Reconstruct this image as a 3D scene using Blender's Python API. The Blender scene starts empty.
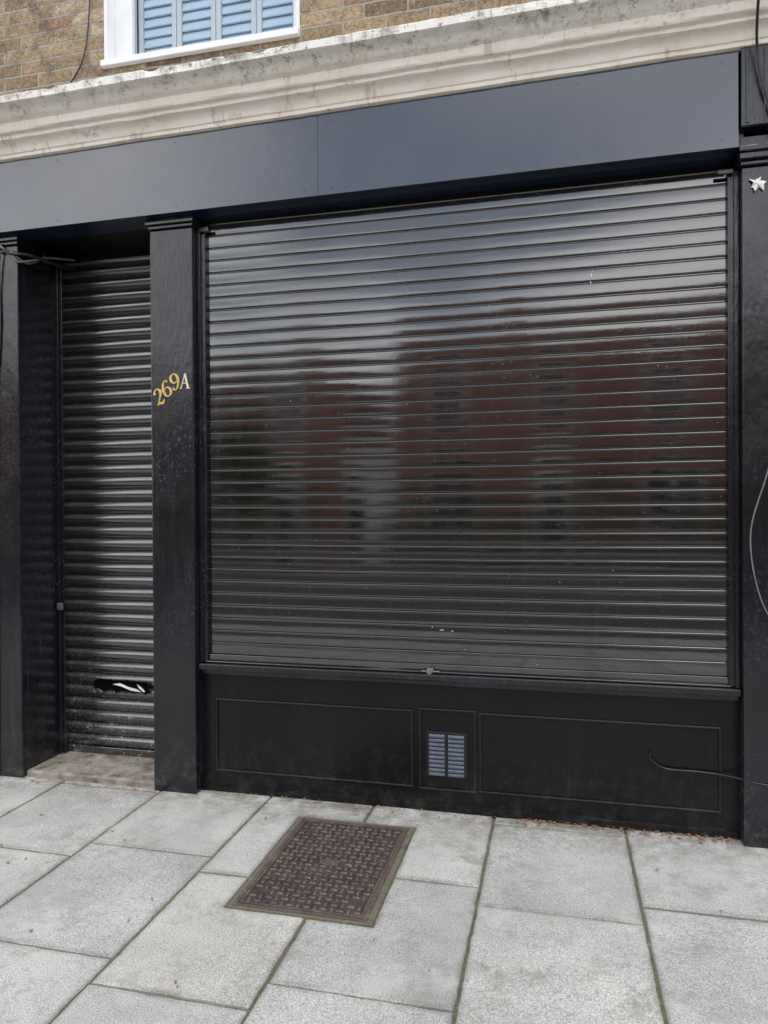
import bpy, bmesh, math, random
from mathutils import Vector, noise, Matrix
random.seed(7)
scene = bpy.context.scene
scene.view_settings.view_transform = 'Standard'
scene.view_settings.look = 'None'
scene.view_settings.exposure = 0

# ------------------------------------------------------------------ helpers
class M:
    def __init__(s, name):
        s.m = bpy.data.materials.new(name); s.m.use_nodes = True
        s.nt = s.m.node_tree; s.b = s.nt.nodes['Principled BSDF']
        s.tc = s.nt.nodes.new('ShaderNodeTexCoord')
        s.obj = s.tc.outputs['Object']
    def put(s, sock, v):
        if isinstance(v, bpy.types.NodeSocket): s.nt.links.new(v, sock)
        elif isinstance(v, (tuple, list)) and len(v) == 3 and sock.type == 'RGBA': sock.default_value = (*v, 1)
        else: sock.default_value = v
    def n(s, t, out=0, props=None, **kw):
        nd = s.nt.nodes.new('ShaderNode' + t)
        for k, v in (props or {}).items(): setattr(nd, k, v)
        for k, v in kw.items():
            key = int(k[1:]) if k[0] == '_' else k.replace('_', ' ')
            s.put(nd.inputs[key], v)
        return nd.outputs[out]
    def map(s, scale=(1, 1, 1), loc=(0, 0, 0)):
        return s.n('Mapping', Vector=s.obj, Scale=scale, Location=loc)
    def noise(s, scale, detail=3, rough=.55, vec=None, dist=0.0):
        return s.n('TexNoise', Vector=vec or s.obj, Scale=scale, Detail=min(detail, 4), Roughness=rough, Distortion=dist)
    def ramp(s, fac, stops):
        nd = s.nt.nodes.new('ShaderNodeValToRGB'); s.put(nd.inputs[0], fac)
        cr = nd.color_ramp
        while len(cr.elements) < len(stops): cr.elements.new(.5)
        for e, (p, c) in zip(cr.elements, stops):
            e.position = p
            e.color = (c, c, c, 1) if isinstance(c, (int, float)) else (*c, 1)
        return nd.outputs[0]
    def mix(s, fac, a, b, mode='MIX'):
        nd = s.nt.nodes.new('ShaderNodeMix'); nd.data_type = 'RGBA'; nd.blend_type = mode
        s.put(nd.inputs[0], fac); s.put(nd.inputs[6], a); s.put(nd.inputs[7], b)
        return nd.outputs[2]
    def math(s, op, a, b=0.0, clamp=False):
        nd = s.nt.nodes.new('ShaderNodeMath'); nd.operation = op; nd.use_clamp = clamp
        s.put(nd.inputs[0], a); s.put(nd.inputs[1], b)
        return nd.outputs[0]
    def bump(s, h, strength=.3, dist=.002, normal=None):
        nd = s.nt.nodes.new('ShaderNodeBump'); s.put(nd.inputs['Height'], h)
        nd.inputs['Strength'].default_value = strength; nd.inputs['Distance'].default_value = dist
        if normal: s.put(nd.inputs['Normal'], normal)
        return nd.outputs[0]
    def axis(s, i):
        nd = s.nt.nodes.new('ShaderNodeSeparateXYZ'); s.put(nd.inputs[0], s.obj); return nd.outputs[i]
    def rng(s, v, a, b, c=0., d=1.):
        return s.n('MapRange', Value=v, From_Min=a, From_Max=b, To_Min=c, To_Max=d)
    def set(s, **kw):
        for k, v in kw.items(): s.put(s.b.inputs[k.replace('_', ' ')], v)
        return s.m

def empty(name):
    e = bpy.data.objects.new(name, None); scene.collection.objects.link(e); return e

def finish(name, bm, mat, parent=None, bevel=0, smooth=False):
    me = bpy.data.meshes.new(name); bm.to_mesh(me); bm.free()
    ob = bpy.data.objects.new(name, me); scene.collection.objects.link(ob)
    if mat: me.materials.append(mat)
    if parent: ob.parent = parent
    if bevel:
        md = ob.modifiers.new('bevel', 'BEVEL'); md.width = bevel; md.segments = 2; md.limit_method = 'ANGLE'
    if smooth:
        for p in me.polygons: p.use_smooth = True
    return ob

def addbox(bm, b, fn=None):
    x0, x1, y0, y1, z0, z1 = b
    vs = []
    for x in (x0, x1):
        for y in (y0, y1):
            for z in (z0, z1):
                co = (x, y, z)
                if fn: co = fn(*co)
                vs.append(bm.verts.new(co))
    fs = []
    for f in ((0, 1, 3, 2), (4, 6, 7, 5), (0, 4, 5, 1), (2, 3, 7, 6), (0, 2, 6, 4), (1, 5, 7, 3)):
        fs.append(bm.faces.new([vs[i] for i in f]))
    return fs

def boxes(name, bl, mat, parent=None, bevel=0.0, fn=None):
    bm = bmesh.new()
    for b in bl: addbox(bm, b, fn)
    return finish(name, bm, mat, parent, bevel)

def cable(name, pts, r, mat, parent=None):
    cu = bpy.data.curves.new(name, 'CURVE'); cu.dimensions = '3D'; cu.bevel_depth = r; cu.bevel_resolution = 2
    sp = cu.splines.new('NURBS'); sp.points.add(len(pts) - 1); sp.use_endpoint_u = True; sp.order_u = 3
    for p, q in zip(sp.points, pts): p.co = (*q, 1)
    ob = bpy.data.objects.new(name, cu); scene.collection.objects.link(ob); cu.materials.append(mat)
    if parent: ob.parent = parent
    return ob

# ------------------------------------------------------------------ materials
def black_paint(name, lo=.006, hi=.016, rlo=.16, rhi=.36, dust=.35, tint=(.95, 1, 1.15), ior=1.55, bs=.35, lowd=.3, streak=.0):
    m = M(name)
    n1 = m.noise(2.2, 3)
    base = m.ramp(n1, [(.3, tuple(lo*t for t in tint)), (.7, tuple(hi*t for t in tint))])
    sp = m.ramp(m.noise(60, 4, .8), [(.56, 0), (.70, 1)])
    sp2 = m.ramp(n1, [(.44, 0), (.62, 1)])
    fac = m.math('MULTIPLY', m.math('MULTIPLY', sp, sp2), dust)
    if lowd:
        low = m.math('MULTIPLY', m.rng(m.axis(2), .40, .0), m.math('MULTIPLY', m.ramp(m.noise(14, 4, .75), [(.48, 0), (.70, 1)]), lowd))
        fac = m.math('ADD', fac, low, True)
    if streak:
        sv = m.ramp(m.noise(1, 4, .8, m.map((34, 34, 1.2))), [(.54, 0), (.72, 1)])
        fac = m.math('ADD', fac, m.math('MULTIPLY', sv, streak), True)
    col = m.mix(fac, base, (.14, .135, .13))
    ro = m.math('ADD', m.rng(m.noise(4, 4, .7), .3, .7, rlo, rhi), m.math('MULTIPLY', fac, .5))
    n2 = m.noise(1, 2, .6, m.map((70, 70, 16)))
    h = m.math('ADD', n2, m.math('MULTIPLY', m.noise(9, 2), 1.2))
    return m.set(Base_Color=col, Roughness=ro, IOR=ior, Normal=m.bump(h, bs, .0022))

mat_paint = black_paint('black_gloss_paint', lo=.004, hi=.009, dust=.5, tint=(.8, 1, 1.5), ior=1.58, rlo=.13, rhi=.32, bs=.6, lowd=.3, streak=.10)
mat_fascia = black_paint('fascia_paint_sky_tint', lo=.015, hi=.020, rlo=.16, rhi=.24, dust=.05, ior=1.92, bs=.10, tint=(.45, .9, 2.1), lowd=0, streak=.02)  # blue tint paints the reflected sky into the base colour
mat_riser = black_paint('stall_riser_paint', lo=.003, hi=.006, rlo=.18, rhi=.34, dust=.07, tint=(.9, 1, 1.2), bs=.30, ior=1.38, lowd=.14, streak=.03)
mat_mould = black_paint('moulding_paint', lo=.005, hi=.009, rlo=.22, rhi=.36, dust=.2, tint=(.9, 1, 1.2), bs=.2, ior=1.55, lowd=.2)

def shutter_mat():
    m = M('shutter_black_enamel')
    sp = m.ramp(m.noise(150, 3, .85, m.map((.45, 1, 1))), [(.58, 0), (.70, 1)])
    big_n = m.noise(2.4, 4, .7)
    bl = m.ramp(big_n, [(.42, 0), (.66, 1)])
    fac = m.math('MULTIPLY', sp, m.math('ADD', m.math('MULTIPLY', bl, .5), .10))
    streak = m.math('MULTIPLY', m.ramp(m.noise(1, 4, .7, m.map((1.6, 1, 50))), [(.54, 0), (.76, 1)]), .07)
    vert = m.math('MULTIPLY', m.ramp(m.noise(1, 4, .75, m.map((18, 1, .6))), [(.56, 0), (.74, 1)]), .06)
    fac = m.math('ADD', m.math('ADD', fac, streak), vert, True)
    col = m.mix(fac, (.0038, .0036, .0038), (.16, .155, .155))
    ro = m.math('ADD', m.rng(m.noise(3.2, 4, .8, m.map((1, 1, 1.6), (7, 0, 2))), .35, .65, .045, .105), m.math('MULTIPLY', fac, .4))
    h = m.noise(1, 3, .6, m.map((26, 10, 60)))
    return m.set(Base_Color=col, Roughness=ro, IOR=2.15, Normal=m.bump(h, .12, .0007))
mat_shutter = shutter_mat()

def door_shutter_mat():
    m = M('door_shutter_worn_enamel')
    sp = m.ramp(m.noise(85, 4, .8, m.map((1, 1, 1.6))), [(.53, 0), (.69, 1)])
    low = m.rng(m.axis(2), 1.2, .1, .05, .40)
    wear = m.math('MULTIPLY', sp, low)
    spot = m.ramp(m.noise(20, 4, .85), [(.57, 0), (.68, .75)])
    vlow = m.rng(m.axis(2), .70, .10, 0., .9)
    fac = m.math('ADD', wear, m.math('MULTIPLY', spot, vlow), True)
    col = m.mix(fac, (.008, .008, .009), (.38, .375, .37))
    ro = m.math('ADD', m.rng(m.noise(8, 3), .3, .7, .16, .28), m.math('MULTIPLY', fac, .3))
    return m.set(Base_Color=col, Roughness=ro, IOR=2.3, Normal=m.bump(m.noise(60, 3, .7), .3, .0012))
mat_doorsh = door_shutter_mat()

def cornice_mat():
    m = M('cornice_aged_cream_paint')
    z = m.axis(2)
    base = m.ramp(m.noise(5, 4, .65), [(.3, (.80, .70, .58)), (.5, (.87, .80, .70)), (.75, (.89, .86, .79))])
    up = m.rng(z, 3.55, 3.64, 0., 1.)
    g = m.noise(8, 4, .8, m.map((1, 1, 1.6)))
    base = m.mix(m.math('MULTIPLY', up, .75), base, m.ramp(g, [(.45, (.87, .86, .83)), (.64, (.60, .58, .54))]))
    grime = m.ramp(m.math('ADD', g, m.math('MULTIPLY', up, .07)), [(.62, 0), (.70, 1)])
    col = m.mix(m.math('MULTIPLY', grime, .6), base, (.30, .27, .225))
    v = m.noise(1, 4, .8, m.map((14, 14, 1.0)))
    col = m.mix(m.math('MULTIPLY', m.ramp(v, [(.57, 0), (.64, 1)]), m.rng(up, 0, 1, .40, .6)), col, (.30, .27, .215))
    blk = m.ramp(m.noise(18, 4, .95), [(.57, 0), (.61, 1)])
    col = m.mix(m.math('MULTIPLY', blk, m.rng(z, 3.54, 3.68, .03, 1.)), col, (.055, .052, .045))
    gr = m.ramp(m.noise(2.3, 4, .7, m.map((3, 1, 1))), [(.56, 0), (.66, 1)])
    col = m.mix(m.math('MULTIPLY', gr, m.math('MULTIPLY', up, .5)), col, (.22, .21, .12))
    h = m.math('ADD', m.noise(40, 4, .7), m.math('MULTIPLY', g, 2))
    return m.set(Base_Color=col, Roughness=.8, Normal=m.bump(h, .45, .003))
mat_cornice = cornice_mat()

def brick_mat(name, c1, c2, mortar, dark, simple=False):
    m = M(name)
    x = m.math('ADD', m.axis(0), m.axis(1)); z = m.axis(2)
    wob = m.noise(14, 2)
    xx = m.math('ADD', x, m.math('MULTIPLY', wob, .010)); zz = m.math('ADD', z, m.math('MULTIPLY', wob, .010))
    cmb = m.n('CombineXYZ', _0=xx, _1=zz)
    br = m.nt.nodes.new('ShaderNodeTexBrick'); m.put(br.inputs['Vector'], cmb)
    br.inputs['Scale'].default_value = 1; br.inputs['Brick Width'].default_value = .225
    br.inputs['Row Height'].default_value = .075; br.inputs['Mortar Size'].default_value = .0065
    br.inputs['Mortar Smooth'].default_value = .3
    m.put(br.inputs['Color1'], c1); m.put(br.inputs['Color2'], c2); m.put(br.inputs['Mortar'], mortar)
    if simple: return m.set(Base_Color=br.outputs[0], Roughness=.9)
    row = m.math('FLOOR', m.math('DIVIDE', zz, .075))
    par = m.math('FLOORED_MODULO', row, 2.0)
    xo = m.math('FLOOR', m.math('ADD', m.math('DIVIDE', xx, .225), m.math('MULTIPLY', m.math('SUBTRACT', 1.0, par), .5)))
    wn = m.n('TexWhiteNoise', Vector=m.n('CombineXYZ', _0=xo, _1=row))
    bc = m.ramp(wn, [(0, (.15, .105, .07)), (.2, (.25, .17, .10)), (.45, (.36, .265, .15)), (.7, (.42, .32, .19)), (.86, (.30, .18, .12)), (1, (.48, .39, .26))])
    fn = m.noise(55, 4, .8)
    bc = m.mix(1.0, bc, m.ramp(fn, [(.3, .45), (.5, 1), (.7, 1.5)]), 'MULTIPLY')
    col = m.mix(br.outputs['Fac'], bc, mortar)
    col = m.mix(m.ramp(m.noise(8, 4, .8), [(.50, 0), (.66, .8)]), col, dark)
    col = m.mix(m.ramp(m.noise(17, 4, .8, m.map((1, 1, 1.5), (3, 0, 7))), [(.60, 0), (.66, .5)]), col, (.55, .51, .45))
    h = m.math('SUBTRACT', m.math('MULTIPLY', fn, .9), br.outputs['Fac'])
    return m.set(Base_Color=col, Roughness=.9, Normal=m.bump(h, 1.0, .012))
mat_brick = brick_mat('london_stock_brick', (.36, .24, .13), (.20, .125, .075), (.38, .35, .30), (.11, .09, .065))
mat_redbrick = brick_mat('red_brick', (.36, .13, .09), (.27, .10, .07), (.36, .30, .26), (.12, .05, .04), True)

def slab_mat():
    m = M('concrete_paving')
    at = m.n('Attribute', props={'attribute_name': 'tone'})
    base = m.mix(m.ramp(m.noise(1.6, 4, .65), [(.35, 0), (.65, 1)]), (.34, .342, .33), (.47, .468, .45))
    col = m.mix(1.0, base, at, 'MULTIPLY')
    fn = m.noise(210, 2, .8)
    fine = m.ramp(fn, [(.36, .55), (.5, 1), (.66, 1.45)])
    col = m.mix(1.0, col, fine, 'MULTIPLY')
    st = m.ramp(m.noise(7, 4, .85), [(.49, 0), (.61, 1)])
    st2 = m.ramp(m.noise(1.3, 3, .7, m.map((1, 1, 1), (2, 9, 0))), [(.42, .12), (.62, .65)])
    col = m.mix(m.math('MULTIPLY', st, st2), col, (.225, .22, .195))
    lt = m.ramp(m.noise(3.7, 4, .8, m.map((1, 1, 1), (5, 3, 0))), [(.54, 0), (.66, 1)])
    col = m.mix(m.math('MULTIPLY', lt, .35), col, (.56, .55, .52))
    w = m.math('MULTIPLY', m.rng(m.axis(1), -.35, 0.0), m.ramp(m.noise(11, 4, .8), [(.4, 0), (.58, 1)]))
    col = m.mix(m.math('MULTIPLY', w, .75), col, (.14, .115, .085))
    spk = m.ramp(m.n('TexVoronoi', Vector=m.obj, Scale=22.), [(.05, 1), (.09, 0)])
    spm = m.ramp(m.noise(3, 2), [(.42, 0), (.58, .65)])
    col = m.mix(m.math('MULTIPLY', spk, spm), col, (.09, .085, .08))
    return m.set(Base_Color=col, Roughness=.88, Normal=m.bump(fn, .4, .003))
mat_slab = slab_mat()

def mortar_mat():
    m = M('pavement_joint_mortar')
    col = m.ramp(m.noise(9, 4, .7), [(.3, (.07, .06, .05)), (.5, (.15, .13, .105)), (.58, (.10, .11, .045)), (.78, (.32, .29, .25))])
    return m.set(Base_Color=col, Roughness=.95, Normal=m.bump(m.noise(80, 3, .7), .7, .004))
mat_mortar = mortar_mat()

def iron_mat():
    m = M('rusty_cast_iron')
    n1 = m.noise(14, 4, .8)
    col = m.ramp(n1, [(.3, (.052, .040, .036)), (.5, (.088, .064, .056)), (.7, (.15, .120, .105))])
    lt = m.ramp(m.noise(110, 3, .8), [(.52, 0), (.68, .5)])
    col = m.mix(lt, col, (.24, .215, .20))
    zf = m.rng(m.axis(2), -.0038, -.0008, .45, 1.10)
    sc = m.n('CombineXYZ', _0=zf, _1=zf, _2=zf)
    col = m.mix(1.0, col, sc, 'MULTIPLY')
    return m.set(Base_Color=col, Roughness=m.rng(n1, .3, .7, .35, .6), Metallic=0.0, IOR=1.6, Normal=m.bump(m.noise(120, 3, .7), .4, .002))
mat_iron = iron_mat()

def plain(name, col, rough=.5, metal=0., nscale=30, var=.25, bs=.15, ior=1.5):
    m = M(name)
    nn = m.noise(nscale, 3, .65)
    c = m.ramp(nn, [(.3, tuple(x*(1-var) for x in col)), (.7, tuple(min(1, x*(1+var)) for x in col))])
    if bs: m.put(m.b.inputs['Normal'], m.bump(nn, bs, .003))
    return m.set(Base_Color=c, Roughness=rough, Metallic=metal, IOR=ior)
mat_white = plain('white_window_paint', (.78, .79, .80), .4, nscale=6, var=.06)
mat_louvre = plain('louvre_paint', (.68, .80, .90), .4, nscale=6, var=.05)
mat_gold = plain('gilt_numerals', (.62, .44, .14), .35, .4, 40, .2)
mat_ivory = plain('ivory_numeral', (.66, .62, .46), .4, 0, 40, .1)
mat_vent = plain('vent_metal', (.085, .10, .14), .4, .0, 50, .3)
mat_cable = plain('cable_sheath', (.014, .014, .016), .3, nscale=50)
mat_gcable = plain('grey_cable_sheath', (.14, .14, .145), .5, nscale=50)
mat_steel = plain('dull_steel', (.28, .28, .28), .38, .8, 60)
mat_step = plain('step_concrete', (.24, .215, .185), .9, 0, 14, .6, .6)
mat_asph = plain('asphalt', (.045, .045, .047), .85, 0, 40, .3, .6)
mat_kerb = plain('granite_kerb', (.28, .27, .26), .8, 0, 60, .25, .4)
mat_dark = plain('interior_dark', (.004, .004, .004), .9, bs=0, ior=1.1)
mat_roof = plain('roof_slate', (.08, .085, .10), .6, 0, 5, .3)
mat_stone = plain('painted_stone', (.78, .76, .71), .7, 0, 5, .12)
mat_line = plain('road_marking', (.62, .52, .12), .7, 0, 20, .2)
mat_leafdry = plain('dry_leaf', (.26, .12, .06), .8, 0, 30, .5)
mat_green = plain('hedge_leaf', (.07, .12, .045), .6, 0, 3, .4, 0)
mat_bark = plain('tree_bark', (.08, .07, .055), .9, 0, 12, .3)
mat_putty = plain('broken_white_plaster', (.78, .76, .72), .8, 0, 40, .1)
mat_chip = plain('paint_chip', (.50, .49, .47), .7, 0, 60, .3)
def glass_mat(name='window_glass'):
    m = M(name); nt = m.nt
    tr = nt.nodes.new('ShaderNodeBsdfTransparent'); gl = nt.nodes.new('ShaderNodeBsdfGlossy')
    tr.inputs[0].default_value = (.90, .96, .99, 1); gl.inputs['Roughness'].default_value = .02
    lw = nt.nodes.new('ShaderNodeLayerWeight'); lw.inputs[0].default_value = .15
    mx = nt.nodes.new('ShaderNodeMixShader')
    nt.links.new(lw.outputs['Fresnel'], mx.inputs[0]); nt.links.new(tr.outputs[0], mx.inputs[1]); nt.links.new(gl.outputs[0], mx.inputs[2])
    nt.links.new(mx.outputs[0], nt.nodes['Material Output'].inputs[0]); return m.m
mat_glass = glass_mat()
mat_dglass = plain('dark_window_glass', (.03, .035, .04), .04, ior=1.6, bs=0)

# ------------------------------------------------------------------ shop building
shop = empty('shop_building')
WX0, WX1 = -8.0, 6.0
WY = .03
wins = [(-6.05, -4.90), (-2.43, -1.28), (1.55, 2.70)]
WZ0, WZ1 = 3.93, 5.55
bl = [(WX0, WX1, WY, .33, 3.20, WZ0), (WX0, WX1, WY, .33, WZ1, 9.2)]
xs = [WX0] + [v for w in wins for v in w] + [WX1]
for i in range(0, len(xs), 2): bl.append((xs[i], xs[i+1], WY, .33, WZ0, WZ1))
bl += [(WX0, WX1, 7.0, 7.3, 0, 9.2), (WX0, WX0+.3, .33, 7.0, 0, 9.2), (WX1-.3, WX1, .33, 7.0, 0, 9.2)]
boxes('brick_walls', bl, mat_brick, shop)
boxes('roof', [(WX0-.05, WX1+.05, -.03, 7.35, 9.2, 9.35)], mat_roof, shop)
boxes('floor_void', [(WX0+.3, WX1-.3, .9, 7.0, 3.30, 3.34)], mat_dark, shop)
for k, (a, b) in enumerate(wins):
    fr = [(a, a+.02, WY+.004, .13, WZ0, WZ1), (b-.02, b, WY+.004, .13, WZ0, WZ1), (a+.02, b-.02, WY+.004, .13, WZ1-.02, WZ1)]
    fr += [(a-.0, b+.0, WY-.03, .13, WZ0, WZ0+.035)]
    fr += [(a+.02, a+.125, .115, .17, WZ0+.035, WZ1-.02), (b-.125+.06, b-.02, .115, .17, WZ0+.035, WZ1-.02),
           (a+.125, b-.065, .115, .17, WZ0+.035, WZ0+.075), (a+.125, b-.065, .115, .17, WZ1-.10, WZ1-.02),
           (a+.125, b-.065, .120, .16, 4.72, 4.77)]
    boxes('window_frame', fr, mat_white, shop, .003)
    bm = bmesh.new()
    bm.faces.new([bm.verts.new(c) for c in ((a+.12, .142, WZ0+.07), (b-.06, .142, WZ0+.07), (b-.06, .142, WZ1-.09), (a+.12, .142, WZ1-.09))])
    finish('window_pane', bm, mat_glass, shop)
    lv = []
    gx0, gx1 = a+.125, b-.065; npan = 4; pw = (gx1-gx0)/npan
    for i in range(npan):
        p0 = gx0+i*pw; p1 = p0+pw
        lv += [(p0+.002, p0+.030, .178, .203, WZ0+.04, WZ1-.05), (p1-.030, p1-.002, .178, .203, WZ0+.04, WZ1-.05)]
    boxes('interior_shutter_stiles', lv, mat_white, shop, .002)
    bm = bmesh.new()
    for i in range(npan):
        p0 = gx0+i*pw+.031; p1 = gx0+(i+1)*pw-.031
        z = WZ0+.05
        while z < WZ1-.1:
            def tilt(x, y, zz, z=z):
                dy, dz = y-.200, zz-z; c, s_ = math.cos(1.28), math.sin(1.28)
                return (x, .200+dy*c-dz*s_, z+dy*s_+dz*c)
            addbox(bm, (p0, p1, .167, .233, z-.004, z+.004), tilt); z += .057
    finish('interior_shutter_louvres', bm, mat_louvre, shop)
    boxes('interior_wall', [(a-.1, b+.1, .36, .38, WZ0-.1, WZ1+.1)], mat_dark, shop)

def top_slope(x, y, z): return (x, y, z + .0125*(x+1.2))
def fas(x, y, z): return (x, y, z + ((.0125 if z > 3.2 else .004)*(x+1.2)))
FZ0, FZ1 = 3.025, 3.418
boxes('fascia_board', [(-4.6, -1.1325, -.14, .02, FZ0, FZ1), (-1.1305, .765, -.14, .02, FZ0, FZ1)], mat_fascia, shop, .0015, fas)
boxes('fascia_board_neighbour', [(-7.95, -4.72, -.14, .02, FZ0, FZ1), (1.12, 5.95, -.14, .02, FZ0, FZ1)], mat_fascia, shop, .002, fas)
boxes('fascia_console', [(.772, 1.10, -.155, .02, 3.085, FZ1+.005), (-4.70, -4.62, -.155, .02, 3.085, FZ1+.005)], mat_paint, shop, .006, top_slope)
boxes('console_boards', [(.79, .80, -.160, -.150, 3.10, 3.41), (.86, .865, -.160, -.150, 3.10, 3.41), (.93, .935, -.160, -.150, 3.10, 3.41)], mat_paint, shop, .002, top_slope)
bm = bmesh.new()
for x in (-4.0, -3.3, -2.6, -1.9, -1.20, -1.06, -.5, .1, .7):
    for z in (3.06, 3.385):
        mt = bmesh.ops.create_cone(bm, cap_ends=True, segments=10, radius1=.005, radius2=.004, depth=.003)
        for v in mt['verts']:
            c = v.co.copy(); v.co = Vector((c.x+x, -.1412-c.z*1, c.y+z+.008*(x+1.2)))
finish('fascia_screws', bm, mat_fascia, shop)

prof = [(.02, 0), (-.150, 0), (-.160, .004), (-.160, .022), (-.168, .026), (-.173, .042), (-.183, .060), (-.198, .070), (-.212, .074),
        (-.215, .078), (-.215, .094), (-.234, .098), (-.240, .106), (-.240, .144), (-.247, .148), (-.258, .152), (-.270, .162), (-.280, .178), (-.296, .190),
        (-.320, .196), (-.326, .200), (-.328, .234), (-.318, .242), (-.20, .262), (.025, .285)]
bm = bmesh.new(); rows = []
nx = 700
for i in range(nx+1):
    x = WX0 + (WX1-WX0)*i/nx; r = []
    for j, (py, pz) in enumerate(prof):
        amp = .0022 if j < 14 else .0038
        dn = noise.noise((x*4, j*.35, 0))*amp + noise.noise((x*19, j*.6, 5))*amp*.6
        dz = noise.noise((x*3, j*.3, 9))*amp + noise.noise((x*27, j*.4, 3))*amp*.6
        if j > 20:
            cr = max(0, noise.noise((x*7, 1, 22))-.25)*.03; dn += cr; dz -= cr*.5
        if j in (0, len(prof)-1): dn = 0
        if j < 2: dz = max(dz, 0)
        r.append(bm.verts.new((x, py+dn, 3.422+pz+dz*1.1+.0125*(x+1.2) + (0.0015 if j < 2 else 0))))
    rows.append(r)
for i in range(nx):
    for j in range(len(prof)-1):
        bm.faces.new((rows[i][j], rows[i][j+1], rows[i+1][j+1], rows[i+1][j]))
bmesh.ops.recalc_face_normals(bm, faces=bm.faces)
co = finish('cornice', bm, mat_cornice, shop, 0, True)
co.data.set_sharp_from_angle(angle=math.radians(35))

def pilaster(name, x0, x1, yb):
    boxes(name, [(x0, x1, -.08, yb, 0, 2.965)], mat_paint, shop, .006)
    boxes(name+'_capital', [(x0-.006, x1+.006, -.090, yb-.002, 2.967, 2.985), (x0-.016, x1+.016, -.104, yb-.004, 2.985, 3.004), (x0-.010, x1+.010, -.098, yb-.004, 3.004, 3.0225)], mat_paint, shop, .004)
pilaster('pilaster_mid', -2.088, -1.842, .40)
pilaster('pilaster_left', -3.20, -2.904, .40)
boxes('pilaster_right', [(.791, 1.085, -.08, .25, 0, 2.97)], mat_paint, shop, .006)
boxes('pilaster_right_capital', [(.783, 1.093, -.095, .2, 2.972, 2.992), (.775, 1.10, -.115, .2, 2.992, 3.02), (.770, 1.105, -.128, .2, 3.02, 3.045), (.776, 1.10, -.118, .2, 3.045, 3.086)], mat_paint, shop, .004)
boxes('soffit', [(-1.840, .789, -.115, .30, 3.042, 3.12), (-2.902, -2.09, -.115, .42, 3.028, 3.12)], mat_mould, shop)
boxes('shutter_housing', [(-1.840, .789, .008, .30, 2.985, 3.041), (-2.902, -2.09, .27, .40, 2.975, 3.027)], mat_riser, shop)
boxes('neighbour_front', [(-4.6, -3.2, .0, .15, 0, .55), (-7.95, -4.76, .0, .15, 0, .55), (1.085, 5.95, .0, .15, 0, .6),
      (-4.76, -4.6, -.08, .25, 0, 3.03), (-4.6, -3.2, 0, .15, 2.9, 3.03), (-7.95, -4.76, 0, .15, 2.9, 3.03), (1.085, 5.95, 0, .15, 2.9, 3.03),
      (1.085, 1.16, 0, .12, .6, 2.9), (3.0, 3.07, 0, .12, .6, 2.9), (5.85, 5.95, 0, .12, .6, 2.9), (-3.27, -3.2, 0, .12, .55, 2.9), (-7.95, -7.88, 0, .12, .55, 2.9), (-6.3, -6.24, 0, .12, .55, 2.9)], mat_paint, shop, .004)
boxes('neighbour_shop_glass', [(-7.88, -4.76, .06, .07, .55, 2.9), (-4.6, -3.27, .06, .07, .55, 2.9), (1.16, 3.0, .06, .07, .6, 2.9), (3.07, 5.85, .06, .07, .6, 2.9)], mat_dglass, shop)
boxes('stall_riser', [(-1.842, .791, 0, .20, 0, .652)], mat_riser, shop, .002)
def frame(x0, x1, z0, z1, w=.009, p=.012):
    return [(x0, x1, -p, .001, z1-w, z1), (x0, x1, -p, .001, z0, z0+w), (x0, x0+w, -p+.0004, .001, z0+w, z1-w), (x1-w, x1, -p+.0004, .001, z0+w, z1-w)]
pl = frame(-1.763, -.700, .11, .493) + frame(-.668, -.388, .105, .506) + frame(-.372, .715, .11, .498)
boxes('riser_mouldings', pl, mat_mould, shop, .0035)
boxes('window_sill', [(-1.842, .791, -.056, .06, .650, .683), (-1.842, .791, -.025, -.001, .622, .6495)], mat_paint, shop, .006)
bm = bmesh.new()
prev = None
for i in range(90):
    x = -1.84 + 2.63*i/89
    z = .028 + .014*noise.noise((x*5, 0, 3)); y = -.010 + .004*noise.noise((x*9, 2, 0))
    cur = [bm.verts.new((x, y-.006, -.01)), bm.verts.new((x, y, z)), bm.verts.new((x, .001, z+.006))]
    if prev:
        for k in range(2): bm.faces.new((prev[k], cur[k], cur[k+1], prev[k+1]))
    prev = cur
finish('plinth_edge', bm, mat_riser, shop)
boxes('door_recess_back', [(-2.904, -2.088, .43, .46, 0, 3.02)], mat_dark, shop)
st = boxes('door_step', [(-2.902, -2.09, -.055, .42, -.02, .036)], mat_step, None, .010)

# ------------------------------------------------------------------ roller shutters
def shutter(name, x0, x1, y, z0, z1, pitch, prof, mat, nseg, tiltamp, wav, sag=0.):
    par = empty(name)
    bm = bmesh.new(); z = z0; k = 0
    while z < z1-.01:
        tilt = random.gauss(0, tiltamp); off = random.gauss(0, .0003); rows = []
        for i in range(nseg+1):
            x = x0+(x1-x0)*i/nseg; r = []
            t2 = tilt + wav*noise.noise((x*1.3, k*.45, 1)) + wav*.7*noise.noise((x*4.1, k*1.7, 4))
            for (pz, py) in prof:
                yy = y+py+off + t2*(pz-pitch/2) + .0012*noise.noise((x*1.5, z*2, 0))
                zz = z+pz + .0012*noise.noise((x*1.2, k*1.3, 8)) + sag*math.sin((x-x0)/(x1-x0)*math.pi)
                r.append(bm.verts.new((x, yy, zz)))
            rows.append(r)
        for i in range(nseg):
            for j in range(len(prof)-1):
                bm.faces.new((rows[i][j], rows[i+1][j], rows[i+1][j+1], rows[i][j+1]))
        z += pitch; k += 1
    finish('slats', bm, mat, par, 0, True)
    return par
def fleck(bm, x, y, z, w, h, n=9):
    vs = []
    for i in range(n):
        a = i/n*math.tau; k = .6+.7*random.random()
        vs.append(bm.verts.new((x+w*k*math.cos(a), y, z+h*k*math.sin(a))))
    bm.faces.new(vs)
P = .0652
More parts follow.
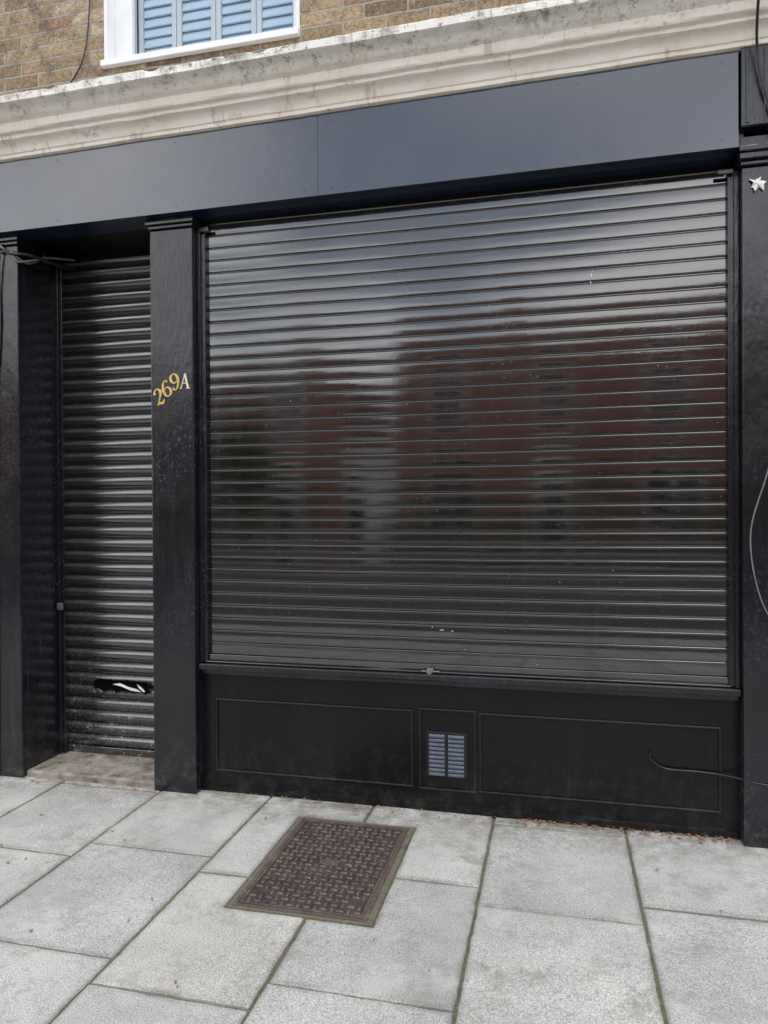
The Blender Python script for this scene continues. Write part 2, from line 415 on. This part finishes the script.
prof_big = [(0, .004), (.0012, .0036), (.0026, .0006), (.0036, .0000), (.0046, -.00012), (.010, -.00034), (.020, -.00054), (.032, -.00062), (.044, -.00054), (.054, -.00032), (.0568, -.00025), (.0576, -.0007),
            (.0590, -.0020), (.0605, -.0026), (.0625, -.0020), (.0640, .0006), (.0652, .004)]
big = shutter('roller_shutter', -1.806, .752, .006, .725, 3.0, P, prof_big, mat_shutter, 56, .0035, .008, -.004)
boxes('bottom_rail', [(-1.806, .752, -.006, .022, .688, .724), (-1.806, .752, -.030, -.006, .686, .693)], mat_shutter, big, .002)
boxes('guide_rails', [(-1.8415, -1.800, -.022, .05, .684, 2.984), (.746, .7905, -.022, .05, .684, 2.984)], mat_paint, big, .003)
boxes('guide_lips', [(-1.8405, -1.822, -.034, -.022, .684, 2.98), (.770, .7895, -.034, -.022, .684, 2.98)], mat_paint, big, .002)
boxes('guide_brackets', [(.70, .765, -.045, -.035, 2.965, 2.985), (-1.835, -1.77, -.040, -.03, 2.95, 2.975)], mat_paint, big, .002)
boxes('lock_hasp', [(-.622, -.592, -.040, -.006, .686, .708), (-.65, -.56, -.034, -.024, .690, .697)], mat_steel, big, .003)
bm = bmesh.new()
bmesh.ops.create_cone(bm, cap_ends=True, segments=16, radius1=.013, radius2=.011, depth=.02)
for v in bm.verts: c = v.co.copy(); v.co = Vector((c.x-.607, -.050+c.z, c.y+.696))
finish('lock_barrel', bm, mat_steel, big, .002)
bm = bmesh.new()
rr_ = random.Random(3)
for (x, z, w_, h_) in ((.162, 2.575, .004, .012), (.158, 2.545, .003, .008), (.166, 2.595, .003, .005), (-.555, .893, .012, .0025), (-.50, .889, .006, .002), (-.60, .905, .004, .002), (-.44, .80, .003, .003)):
    fleck(bm, x, .0018, z, w_, h_)
for _ in range(46):
    k = rr_.randrange(0, 34); x = rr_.uniform(-1.78, .73)
    fleck(bm, x, .0020, .725+k*P+rr_.uniform(.015, .05), rr_.uniform(.001, .0035), rr_.uniform(.0007, .0018), 6)
finish('paint_chips', bm, mat_chip, big)

Pd = .0737
prof_d = [(0, .010), (.004, .004), (.008, -.000)]
for i in range(1, 12):
    t = i/12; prof_d.append((.008+t*(Pd-.016), -.001-.0120*math.sin(math.pi*t)**.75))
prof_d += [(Pd-.008, -.000), (Pd-.004, .004), (Pd, .010)]
door = shutter('door_roller_shutter', -2.872, -2.095, .285, .075, 2.99, Pd, prof_d, mat_doorsh, 16, .02, .05)
boxes('bottom_rail', [(-2.872, -2.095, .272, .292, .038, .078)], mat_doorsh, door, .003)
boxes('guide_rail', [(-2.9035, -2.866, .235, .32, .037, 2.974)], mat_paint, door, .003)
boxes('guide_lip', [(-2.9030, -2.885, .222, .2345, .037, 2.97)], mat_paint, door, .002)
bm = bmesh.new(); bm2 = bmesh.new(); N = 26; up_, lo_ = [], []
for i in range(N+1):
    x = -2.69+.37*i/N; e = min(1, min(i, N-i)/1.2)
    up_.append((x, .462+.024*e*(.9+.35*noise.noise((x*21, 0, 0)))))
    lo_.append((x, .448-.030*e*(.9+.5*noise.noise((x*25, 3, 0)))))
for i in range(N):
    bm.faces.new([bm.verts.new((p[0], .2625, p[1])) for p in (lo_[i], lo_[i+1], up_[i+1], up_[i])])
    for arr, d in ((lo_, -.007), (up_, .006)):
        k0 = .8+.6*noise.noise((i*.9, d*100, 0)); k1 = .8+.6*noise.noise(((i+1)*.9, d*100, 0))
        a, b = arr[i], arr[i+1]
        bm2.faces.new([bm2.verts.new(c) for c in ((a[0], .262, a[1]), (b[0], .262, b[1]), (b[0], .252, b[1]+d*k1), (a[0], .252, a[1]+d*k0))])
finish('torn_slot', bm, mat_dark, door); finish('torn_slot_lips', bm2, mat_doorsh, door)
bm = bmesh.new()
for pts in ([(-2.56, .462), (-2.51, .470), (-2.46, .452), (-2.40, .440), (-2.37, .424), (-2.44, .430), (-2.50, .450)], [(-2.40, .470), (-2.37, .452), (-2.345, .430), (-2.355, .424), (-2.385, .445)]):
    bm.faces.new([bm.verts.new((x, .2585-.05*(.47-z), z)) for x, z in pts])
finish('torn_metal_sliver', bm, mat_putty, door)
boxes('side_lock', [(-2.892, -2.86, .20, .222, .90, .94)], mat_steel, door, .004)

# ------------------------------------------------------------------ house number 269A
def crom(pts, n=8):
    out = []; P_ = [pts[0]]+list(pts)+[pts[-1]]
    for i in range(1, len(P_)-2):
        for k in range(n):
            t = k/n; o = []
            for d in range(3):
                a, b, c, e = P_[i-1][d], P_[i][d], P_[i+1][d], P_[i+2][d]
                o.append(.5*((2*b)+(-a+c)*t+(2*a-5*b+4*c-e)*t*t+(-a+3*b-3*c+e)*t**3))
            out.append(o)
    out.append(list(pts[-1])); return out
g2 = [[(.10, .70, .17), (.14, .86, .10), (.34, .98, .07), (.52, .80, .16), (.46, .56, .15), (.26, .30, .08), (.05, .05, .05)], [(.03, .06, .05), (.22, .11, .13), (.42, .05, .14), (.58, .22, .04)]]
g6 = [[(.50, .84, .15), (.36, .98, .06), (.16, .76, .12), (.08, .40, .17), (.16, .09, .12), (.34, .02, .07), (.52, .15, .14), (.53, .38, .15), (.36, .57, .07), (.18, .46, .06)]]
g9 = [[(.6-x, 1-y, w) for x, y, w in s_] for s_ in g6]
gA = [[(.05, .03, .06), (.18, .5, .06), (.31, 1, .06)], [(.31, 1, .14), (.44, .5, .14), (.58, .03, .14)], [(.14, .36, .05), (.3, .36, .05), (.46, .36, .05)],
      [(-.05, .02, .05), (.05, .02, .05), (.16, .02, .05)], [(.44, .02, .05), (.58, .02, .05), (.72, .02, .05)]]
num = empty('house_number')
def glyph(name, g, cx, cz, h, rot, mat):
    bm = bmesh.new(); c, s_ = math.cos(rot), math.sin(rot)
    for si, st_ in enumerate(g):
        pts = crom(st_); ring = []
        for i, (x, y, w) in enumerate(pts):
            a = pts[max(0, i-1)]; b = pts[min(len(pts)-1, i+1)]
            t = Vector((b[0]-a[0], b[1]-a[1])).normalized(); nrm = Vector((-t.y, t.x))*w/2
            q = []
            for sg in (1, -1):
                px = (x+nrm.x*sg-.3)*h; pz = (y+nrm.y*sg-.5)*h
                q.append((cx+px*c-pz*s_, cz+px*s_+pz*c))
            yf = -.0835-.0003*si
            ring.append([bm.verts.new((q[0][0], yf, q[0][1])), bm.verts.new((q[1][0], yf, q[1][1])), bm.verts.new((q[1][0], -.079, q[1][1])), bm.verts.new((q[0][0], -.079, q[0][1]))])
        for i in range(len(ring)-1):
            for k in range(4): bm.faces.new((ring[i][k], ring[i][(k+1) % 4], ring[i+1][(k+1) % 4], ring[i+1][k]))
    bmesh.ops.recalc_face_normals(bm, faces=bm.faces)
    finish(name, bm, mat, num)
glyph('digit_two', g2, -2.040, 2.088, .088, .42, mat_gold)
glyph('digit_six', g6, -1.996, 2.130, .088, .35, mat_gold)
glyph('digit_nine', g9, -1.945, 2.162, .088, .2, mat_gold)
glyph('letter_a', gA, -1.890, 2.164, .078, -.03, mat_ivory)

# ------------------------------------------------------------------ air vent in riser
vent = empty('air_vent')
vx0, vx1, vz0, vz1 = -.632, -.432, .172, .392
boxes('vent_plate', [(vx0, vx1, -.006, .001, vz0, vz1)], mat_mould, vent, .002)
bm = bmesh.new()
for cx0, cx1 in ((vx0+.014, -.541), (-.523, vx1-.014)):
    for i in range(10):
        z = vz0+.016+i*.0208
        addbox(bm, (cx0, cx1, -.0135, -.0065, z-.004, z+.0035), lambda x, y, zz, z=z: (x, y, zz + (y+.0065)*.9))
finish('vent_louvres', bm, mat_vent, vent)

# ------------------------------------------------------------------ cables and small fittings
cable('cable', [(.412, -.014, .362), (.405, -.016, .345), (.425, -.018, .325), (.455, -.018, .302), (.50, -.017, .292), (.60, -.017, .294), (.70, -.016, .288), (.785, -.05, .288), (.83, -.088, .285), (1.0, -.087, .27), (1.2, -.02, .24)], .0045, mat_cable)
cable('cable', [(.96, -.13, 2.95), (.95, -.086, 2.6), (.945, -.085, 2.1), (.925, -.085, 1.8), (.885, -.085, 1.62), (.835, -.086, 1.47), (.815, -.086, 1.36), (.83, -.086, 1.2), (.87, -.086, 1.05), (.92, -.086, .98), (.94, -.086, .3), (.94, -.086, 0)], .0035, mat_gcable)
cable('cable', [(.80, -.165, 3.95), (.795, -.365, 3.74), (.80, -.355, 3.66), (.81, -.26, 3.53), (.822, -.19, 3.44), (.84, -.18, 3.3), (.90, -.175, 3.1), (.95, -.135, 2.96)], .006, mat_cable)
cable('cable', [(-3.3, -.13, 3.0), (-3.1, -.12, 2.985), (-2.98, -.115, 2.955), (-2.92, -.12, 2.90), (-2.86, -.05, 2.925), (-2.80, .1, 2.90), (-2.79, .25, 2.93)], .009, mat_cable)
cable('cable', [(-3.3, -.11, 2.96), (-3.08, -.10, 2.97), (-2.99, -.10, 2.92), (-2.94, -.10, 2.945), (-2.90, -.09, 2.89), (-2.88, .0, 2.87), (-2.87, .1, 2.96)], .006, mat_gcable)
cable('cable', [(-3.3, -.10, 2.92), (-3.1, -.10, 2.93), (-3.0, -.125, 2.965), (-2.95, -.12, 2.93), (-2.91, -.10, 2.86), (-2.85, -.02, 2.895), (-2.83, .08, 2.945), (-2.75, .2, 2.96)], .006, mat_gcable)
cable('cable', [(-3.04, -.105, 2.98), (-3.055, -.088, 2.8), (-3.03, -.087, 2.5), (-3.06, -.087, 2.2), (-3.035, -.087, 1.9), (-3.06, -.087, 1.5), (-3.05, -.087, .9), (-3.06, -.087, 0)], .006, mat_gcable)
cable('cable', [(-3.0, -.105, 2.98), (-3.02, -.088, 2.8), (-3.01, -.087, 2.5), (-3.045, -.087, 2.15), (-3.07, -.087, 1.9), (-3.09, -.087, 1.5), (-3.09, -.087, 0)], .005, mat_cable)
cable('cable', [(-2.72, -.15, 3.69), (-2.70, .018, 3.82), (-2.60, .016, 3.90), (-2.53, .016, 4.02), (-2.50, .016, 4.3), (-2.49, .016, 4.7), (-2.47, .016, 5.6), (-2.48, .016, 8.5)], .004, mat_cable)
bm = bmesh.new()
bx, bz = .850, 2.888
cpt = bm.verts.new((bx, -.098, bz)); ring = []
sr = (.040, .020, .034, .024, .046, .018, .028, .022, .038, .016, .044, .025)
for i in range(12):
    a = i/12*math.tau+.3+.2*math.sin(i*2.3)
    ring.append(bm.verts.new((bx+sr[i]*math.cos(a), -.0835-.006*(i % 3), bz+sr[i]*.9*math.sin(a))))
for i in range(12): bm.faces.new((ring[i], ring[(i+1) % 12], cpt))
finish('broken_alarm_bracket', bm, mat_putty)

# ------------------------------------------------------------------ pavement
KY = -4.6
manh = (-1.222, -.652, -1.022, -.204)
slabs = []
edges = sorted(set([round(-.30+.6*i, 3) for i in range(-14, 12)]))
edges = [(-.90 if abs(e+.9) < .01 else (-1.45 if abs(e+1.5) < .01 else (e+.05 if e < -1.6 else e))) for e in edges]
for i in range(len(edges)-1):
    x0, x1 = edges[i], edges[i+1]
    mid = (x0+x1)/2
    ci = round((mid+.6)/.6)
    ofs = -.672 if ci % 2 == 0 else -.80
    ys = [0.0]
    if ofs == -.80: ys.append(-.085)
    y = ofs
    while y > KY+.25: ys.append(y); y -= .722
    ys.append(KY)
    for j in range(len(ys)-1):
        slabs.append((x0, x1, ys[j+1], ys[j]))
def polys(r, h):
    x0, x1, y0, y1 = r; a, b, c, d = h
    if a >= x1 or b <= x0 or c >= y1 or d <= y0: return [[(x0, y0), (x1, y0), (x1, y1), (x0, y1)]]
    L = x0 < a; R = x1 > b; B = y0 < c; T = y1 > d
    out = []
    if R and B and not L and not T: return [[(x0, y0), (x1, y0), (x1, y1), (b, y1), (b, c), (x0, c)]]
    if L and B and not R and not T: return [[(x0, y0), (x1, y0), (x1, c), (a, c), (a, y1), (x0, y1)]]
    if R and T and not L and not B: return [[(b, y0), (x1, y0), (x1, y1), (x0, y1), (x0, d), (b, d)]]
    if L and T and not R and not B: return [[(x0, y0), (a, y0), (a, d), (x1, d), (x1, y1), (x0, y1)]]
    if L: out.append([(x0, y0), (a, y0), (a, y1), (x0, y1)])
    if R: out.append([(b, y0), (x1, y0), (x1, y1), (b, y1)])
    return out
def inset(c, d):
    n = len(c); o = []
    for i in range(n):
        p, q_, r_ = Vector(c[i-1]), Vector(c[i]), Vector(c[(i+1) % n])
        e1 = (q_-p).normalized(); e2 = (r_-q_).normalized()
        n1 = Vector((-e1.y, e1.x)); n2 = Vector((-e2.y, e2.x))
        o.append(tuple(q_+(n1+n2)*d))
    return o
bm = bmesh.new(); lay = bm.loops.layers.float_color.new('tone')
for r in slabs:
    for pc in polys(r, manh):
        g = .0050+random.random()*.0030
        t = random.gauss(1.0, .06); w = random.gauss(0, .005)
        tone = (t*(1+w), t, t*(1-w*1.5), 1)
        dz = random.uniform(-.0018, .0018); tx = random.gauss(0, .0025); ty = random.gauss(0, .0025)
        cx = sum(p[0] for p in pc)/len(pc); cy = sum(p[1] for p in pc)/len(pc)
        oc = inset(pc, g); ic = inset(pc, g+.004); ic2 = inset(pc, g+.022)
        def per(c):
            out = []
            for i in range(len(c)):
                a, b = c[i], c[(i+1) % len(c)]
                for k in range(20):
                    f = k/20; x = a[0]+(b[0]-a[0])*f; y = a[1]+(b[1]-a[1])*f
                    out.append((x+noise.noise((x*18, y*18, 0))*.003+noise.noise((x*60, y*60, 0))*.002, y+noise.noise((x*18, y*18, 7))*.003+noise.noise((x*60, y*60, 7))*.002))
            return out
        po, pi_, pj = per(oc), per(ic), per(ic2)
        Z = lambda x, y, z: (x, y, z+dz+tx*(x-cx)+ty*(y-cy))
        bot = [bm.verts.new(Z(x, y, -.03)) for x, y in po]
        mid_ = [bm.verts.new(Z(x, y, -.004)) for x, y in po]
        top = [bm.verts.new(Z(x, y, 0)) for x, y in pi_]
        top2 = [bm.verts.new(Z(x, y, .0003)) for x, y in pj] if min(max(p[0] for p in pc)-min(p[0] for p in pc), max(p[1] for p in pc)-min(p[1] for p in pc)) > .2 else None
        n = len(po); fs = []
        for k in range(n):
            k2 = (k+1) % n
            fs.append(bm.faces.new((bot[k], bot[k2], mid_[k2], mid_[k])))
            fs.append(bm.faces.new((mid_[k], mid_[k2], top[k2], top[k])))
            if top2: fs.append(bm.faces.new((top[k], top[k2], top2[k2], top2[k])))
        fs.append(bm.faces.new(top2 or top))
        clean = set(top2 or [])
        for f in fs:
            for l in f.loops:
                if l.vert in clean: l[lay] = tone
                else:
                    co_ = l.vert.co; dk = .78+.30*noise.noise((co_.x*7, co_.y*7, 3))
                    l[lay] = (tone[0]*dk, tone[1]*dk, tone[2]*dk*.96, 1)
pv = empty('pavement')
finish('paving_slabs', bm, mat_slab, pv)
boxes('mortar_bed', [(-9, 7, KY, .02, -.2, -.0085)], mat_mortar, pv)
boxes('kerb', [(x, x+.914, KY-.15, KY-.004, -.25, .0) for x in [-9+.92*i for i in range(17)]], mat_kerb, pv, .012)
boxes('opposite_pavement', [(-60, 60, -19.2, -13.4, -.25, -.006)], mat_kerb, pv)
mh = empty('manhole_cover')
mx0, mx1, my0, my1 = -1.187, -.694, -.985, -.237
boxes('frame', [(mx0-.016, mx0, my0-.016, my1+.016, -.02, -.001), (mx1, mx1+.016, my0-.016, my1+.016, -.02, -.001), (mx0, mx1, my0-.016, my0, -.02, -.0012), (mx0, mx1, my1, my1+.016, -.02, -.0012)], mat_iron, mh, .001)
boxes('surround_mortar', [(mx0-.034, mx1+.040, my0-.034, my1+.030, -.02, -.0045)], mat_mortar, mh)
bm = bmesh.new()
addbox(bm, (mx0+.004, mx1-.004, my0+.004, my1-.004, -.02, -.0035))
nxm, nym = 14, 21
w = (mx1-mx0-.03)/nxm; hgt = (my1-my0-.03)/nym
for i in range(nxm):
    for j in range(nym):
        cx = mx0+.015+(i+.5)*w; cy = my0+.015+(j+.5)*hgt
        if abs(cx-(mx0+mx1)/2) < .05 and abs(cy-(my0+my1)/2) < .03: continue
        if min(abs(cx-mx0-.05)+abs(cy-my0-.09), abs(cx-mx1+.05)+abs(cy-my0-.09), abs(cx-mx0-.05)+abs(cy-my1+.09), abs(cx-mx1+.05)+abs(cy-my1+.09)) < .03: continue
        hor = (i+j) % 2
        a, b = (.0155, .0075) if hor else (.0075, .0155)
        zt = -.0008+.0022*noise.noise((cx*9, cy*9, 2))
        vs = []
        for zz, kk in ((-.0035, 1.0), (zt, .70)):
            for qq in range(8):
                an = (qq+.5)/8*math.tau
                vs.append(bm.verts.new((cx+a*kk*math.copysign(abs(math.cos(an))**.7, math.cos(an)), cy+b*kk*math.copysign(abs(math.sin(an))**.7, math.sin(an)), zz)))
        for qq in range(8): bm.faces.new((vs[qq], vs[(qq+1) % 8], vs[8+(qq+1) % 8], vs[8+qq]))
        bm.faces.new(vs[8:])
ccx, ccy = (mx0+mx1)/2, (my0+my1)/2
addbox(bm, (ccx-.042, ccx+.042, ccy-.022, ccy+.022, -.0035, -.001))
addbox(bm, (mx0+.004, mx1-.004, my0+.004, my0+.012, -.0035, -.0008)); addbox(bm, (mx0+.004, mx1-.004, my1-.012, my1-.004, -.0035, -.0008))
addbox(bm, (mx0+.004, mx0+.012, my0+.012, my1-.012, -.0035, -.0008)); addbox(bm, (mx1-.012, mx1-.004, my0+.012, my1-.012, -.0035, -.0008))
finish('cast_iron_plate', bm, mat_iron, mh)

bm = bmesh.new()
for i in range(330):
    if random.random() < .5: x = random.uniform(-.2, .78); y = -.012-abs(random.gauss(0, .03))
    elif random.random() < .5: x = random.uniform(-1.8, .7); y = -.012-abs(random.gauss(0, .04))
    elif random.random() < .6: x = random.uniform(-2.9, -2.1); y = random.choice((random.uniform(-.13, -.06), random.uniform(.15, .26)))
    else: x = random.uniform(-2.6, .9); y = random.uniform(-1.6, -.05)
    z0 = .040 if (-2.9 < x < -2.09 and y > -.05) else .004
    r = random.uniform(.003, .010); a = random.random()*6.28; vs = []
    for qq in range(5):
        an = a+qq/5*math.tau; rr = r*(1.5 if qq == 0 else .7)
        vs.append(bm.verts.new((x+rr*math.cos(an), y+rr*math.sin(an), z0+random.random()*.005)))
    bm.faces.new(vs)
finish('leaf_litter', bm, mat_leafdry)

# ------------------------------------------------------------------ street behind the viewer
boxes('ground', [(-300, 300, -300, 300, -.40, -.30)], mat_asph)
boxes('road', [(-120, 120, -13.4, KY-.15, -.30, -.125)], mat_asph)
boxes('road_marking', [(-60, 60, -5.05, -4.95, -.125, -.121), (-60, 60, -13.1, -13.0, -.125, -.121)], mat_line)

def terrace(name, x0, x1, y, h, step):
    par = empty(name)
    boxes('walls', [(x0, x1, y-8, y, -.1, h)], mat_redbrick, par)
    boxes('parapet', [(x0-.05, x1+.05, y-8.05, y+.12, h, h+.18)], mat_stone, par)
    fr = []; gl = []; st_ = []
    x = x0+1.2
    k = 0
    while x < x1-1.6:
        for z in (4.2,):
            fr.append((x-.1, x+1.1, y, y+.03, z-.1, z+1.5)); gl += [(x, x+.48, y+.03, y+.04, z, z+.68), (x+.52, x+1.0, y+.03, y+.04, z, z+.68), (x, x+.48, y+.03, y+.04, z+.72, z+1.4), (x+.52, x+1.0, y+.03, y+.04, z+.72, z+1.4)]
        if k % 2: st_.append((x-.1, x+1.1, y, y+.25, 0, 2.9)); gl.append((x+.1, x+.9, y+.25, y+.26, .1, 2.3))
        else: fr.append((x-.2, x+1.5, y, y+.05, .7, 2.7)); gl += [(x-.1, x+.6, y+.05, y+.06, .8, 2.6), (x+.7, x+1.4, y+.05, y+.06, .8, 2.6)]
        x += step; k += 1
    boxes('window_frames', fr, mat_white, par); boxes('window_glass', gl, mat_dglass, par); boxes('door_surrounds', st_, mat_stone, par)
    boxes('chimneys', [(cx, cx+1.0, y-4, y-3.4, h+.18, h+1.6) for cx in range(int(x0)+3, int(x1)-2, 7)], mat_redbrick, par)
terrace('brick_terrace', -20, -7.0, -20, 6.0, 3.1)
terrace('brick_terrace', -5.2, 9, -20, 6.9, 3.4)
terrace('brick_terrace', 10.5, 40, -20, 7.0, 2.6)
terrace('brick_terrace', -52, -20.8, -20, 7.4, 2.6)
gap = empty('rendered_house')
boxes('walls', [(-6.95, -5.25, -27, -19.9, -.1, 3.5)], mat_stone, gap)
boxes('roof', [(-7.0, -5.2, -27, -19.8, 3.5, 3.65)], mat_roof, gap)
boxes('door', [(-6.85, -6.35, -19.9, -19.86, 0, 2.1)], mat_dark, gap)
bm = bmesh.new()
def leaf(c, r):
    u = Vector((random.gauss(0, 1), random.gauss(0, 1), random.gauss(0, 1))).normalized(); v = u.orthogonal().normalized()
    wv = u.cross(v)
    bm.faces.new([bm.verts.new(c+q_) for q_ in (v*r, wv*r*.6, -v*r, -wv*r*.6)])
for i in range(9000):
    x = random.uniform(-22, 16)
    if -6.9 < x < -5.3 or 2.3 < x < 3.0: continue
    hh = 2.0+1.2*noise.noise((x*.5, 0, 0))+.5*noise.noise((x*2, 4, 0))
    leaf(Vector((x, -17.6+random.gauss(0, .35), random.uniform(0, hh))), random.uniform(.06, .14))
finish('hedge', bm, mat_green)
def tree(x, y, h, R):
    t = empty('street_tree')
    cable('trunk', [(x, y, -.1), (x+.05, y, h*.3), (x-.05, y, h*.6), (x, y, h*.8)], .13, mat_bark, t)
    global bm
    bm = bmesh.new()
    cl = [Vector((x+random.gauss(0, R*.5), y+random.gauss(0, R*.5), h+random.gauss(0, R*.5))) for _ in range(26)]
    for k, c in enumerate(cl[:8]): cable('limb', [(x, y, h*.55), tuple((Vector((x, y, h*.6))+c)/2), tuple(c)], .035, mat_bark, t)
    for c in cl:
        for _ in range(150): leaf(c+Vector((random.gauss(0, .3), random.gauss(0, .3), random.gauss(0, .25))), random.uniform(.05, .11))
    finish('crown', bm, mat_green, t)
tree(-8.3, -14.6, 2.7, .7)
tree(5.6, -14.4, 3.6, 1.1)

# ------------------------------------------------------------------ light
el, az = math.radians(58), math.radians(150)
w = bpy.data.worlds.new('World'); scene.world = w; w.use_nodes = True
nt = w.node_tree; bg = nt.nodes['Background']
sky = nt.nodes.new('ShaderNodeTexSky'); sky.sky_type = 'NISHITA'; sky.sun_disc = False
sky.sun_elevation = el; sky.sun_rotation = az; sky.dust_density = .7; sky.altitude = 50
tc = nt.nodes.new('ShaderNodeTexCoord'); nz = nt.nodes.new('ShaderNodeTexNoise'); nz.inputs['Scale'].default_value = 2.6; nz.inputs['Detail'].default_value = 6
mp = nt.nodes.new('ShaderNodeMapping'); mp.inputs['Scale'].default_value = (1, 1, 2.2)
nt.links.new(tc.outputs['Generated'], mp.inputs[0]); nt.links.new(mp.outputs[0], nz.inputs['Vector'])
rp = nt.nodes.new('ShaderNodeValToRGB'); rp.color_ramp.elements[0].position = .42; rp.color_ramp.elements[1].position = .60
rp.color_ramp.elements[0].color = (.20, .20, .20, 1); rp.color_ramp.elements[1].color = (.92, .92, .92, 1)
nt.links.new(nz.outputs[0], rp.inputs[0])
mx = nt.nodes.new('ShaderNodeMix'); mx.data_type = 'RGBA'
nt.links.new(rp.outputs[0], mx.inputs[0]); nt.links.new(sky.outputs[0], mx.inputs[6]); mx.inputs[7].default_value = (19.0, 18.9, 18.9, 1)
nt.links.new(mx.outputs[2], bg.inputs[0]); bg.inputs[1].default_value = .15
sd = bpy.data.lights.new('sun', 'SUN'); sd.energy = 1.3; sd.angle = math.radians(25); sd.color = (1, .96, .90)
so = bpy.data.objects.new('sun', sd); scene.collection.objects.link(so)
S = Vector((math.sin(az)*math.cos(el), math.cos(az)*math.cos(el), math.sin(el)))
so.rotation_euler = S.to_track_quat('Z', 'Y').to_euler()

# ------------------------------------------------------------------ camera
cd = bpy.data.cameras.new('camera'); cd.sensor_fit = 'VERTICAL'; cd.sensor_height = 36; cd.lens = 723/1024*36
cd.clip_end = 1000; cd.clip_start = .05
cam = bpy.data.objects.new('camera', cd); scene.collection.objects.link(cam)
cam.location = (0, -3.52, 1.5)
yaw = math.radians(13.45); pitch = math.radians(-.4); roll = math.radians(-.35)
Rm = Matrix.Rotation(yaw, 4, 'Z') @ Matrix.Rotation(math.radians(90)+pitch, 4, 'X') @ Matrix.Rotation(roll, 4, 'Z')
cam.rotation_euler = Rm.to_euler()
scene.camera = cam
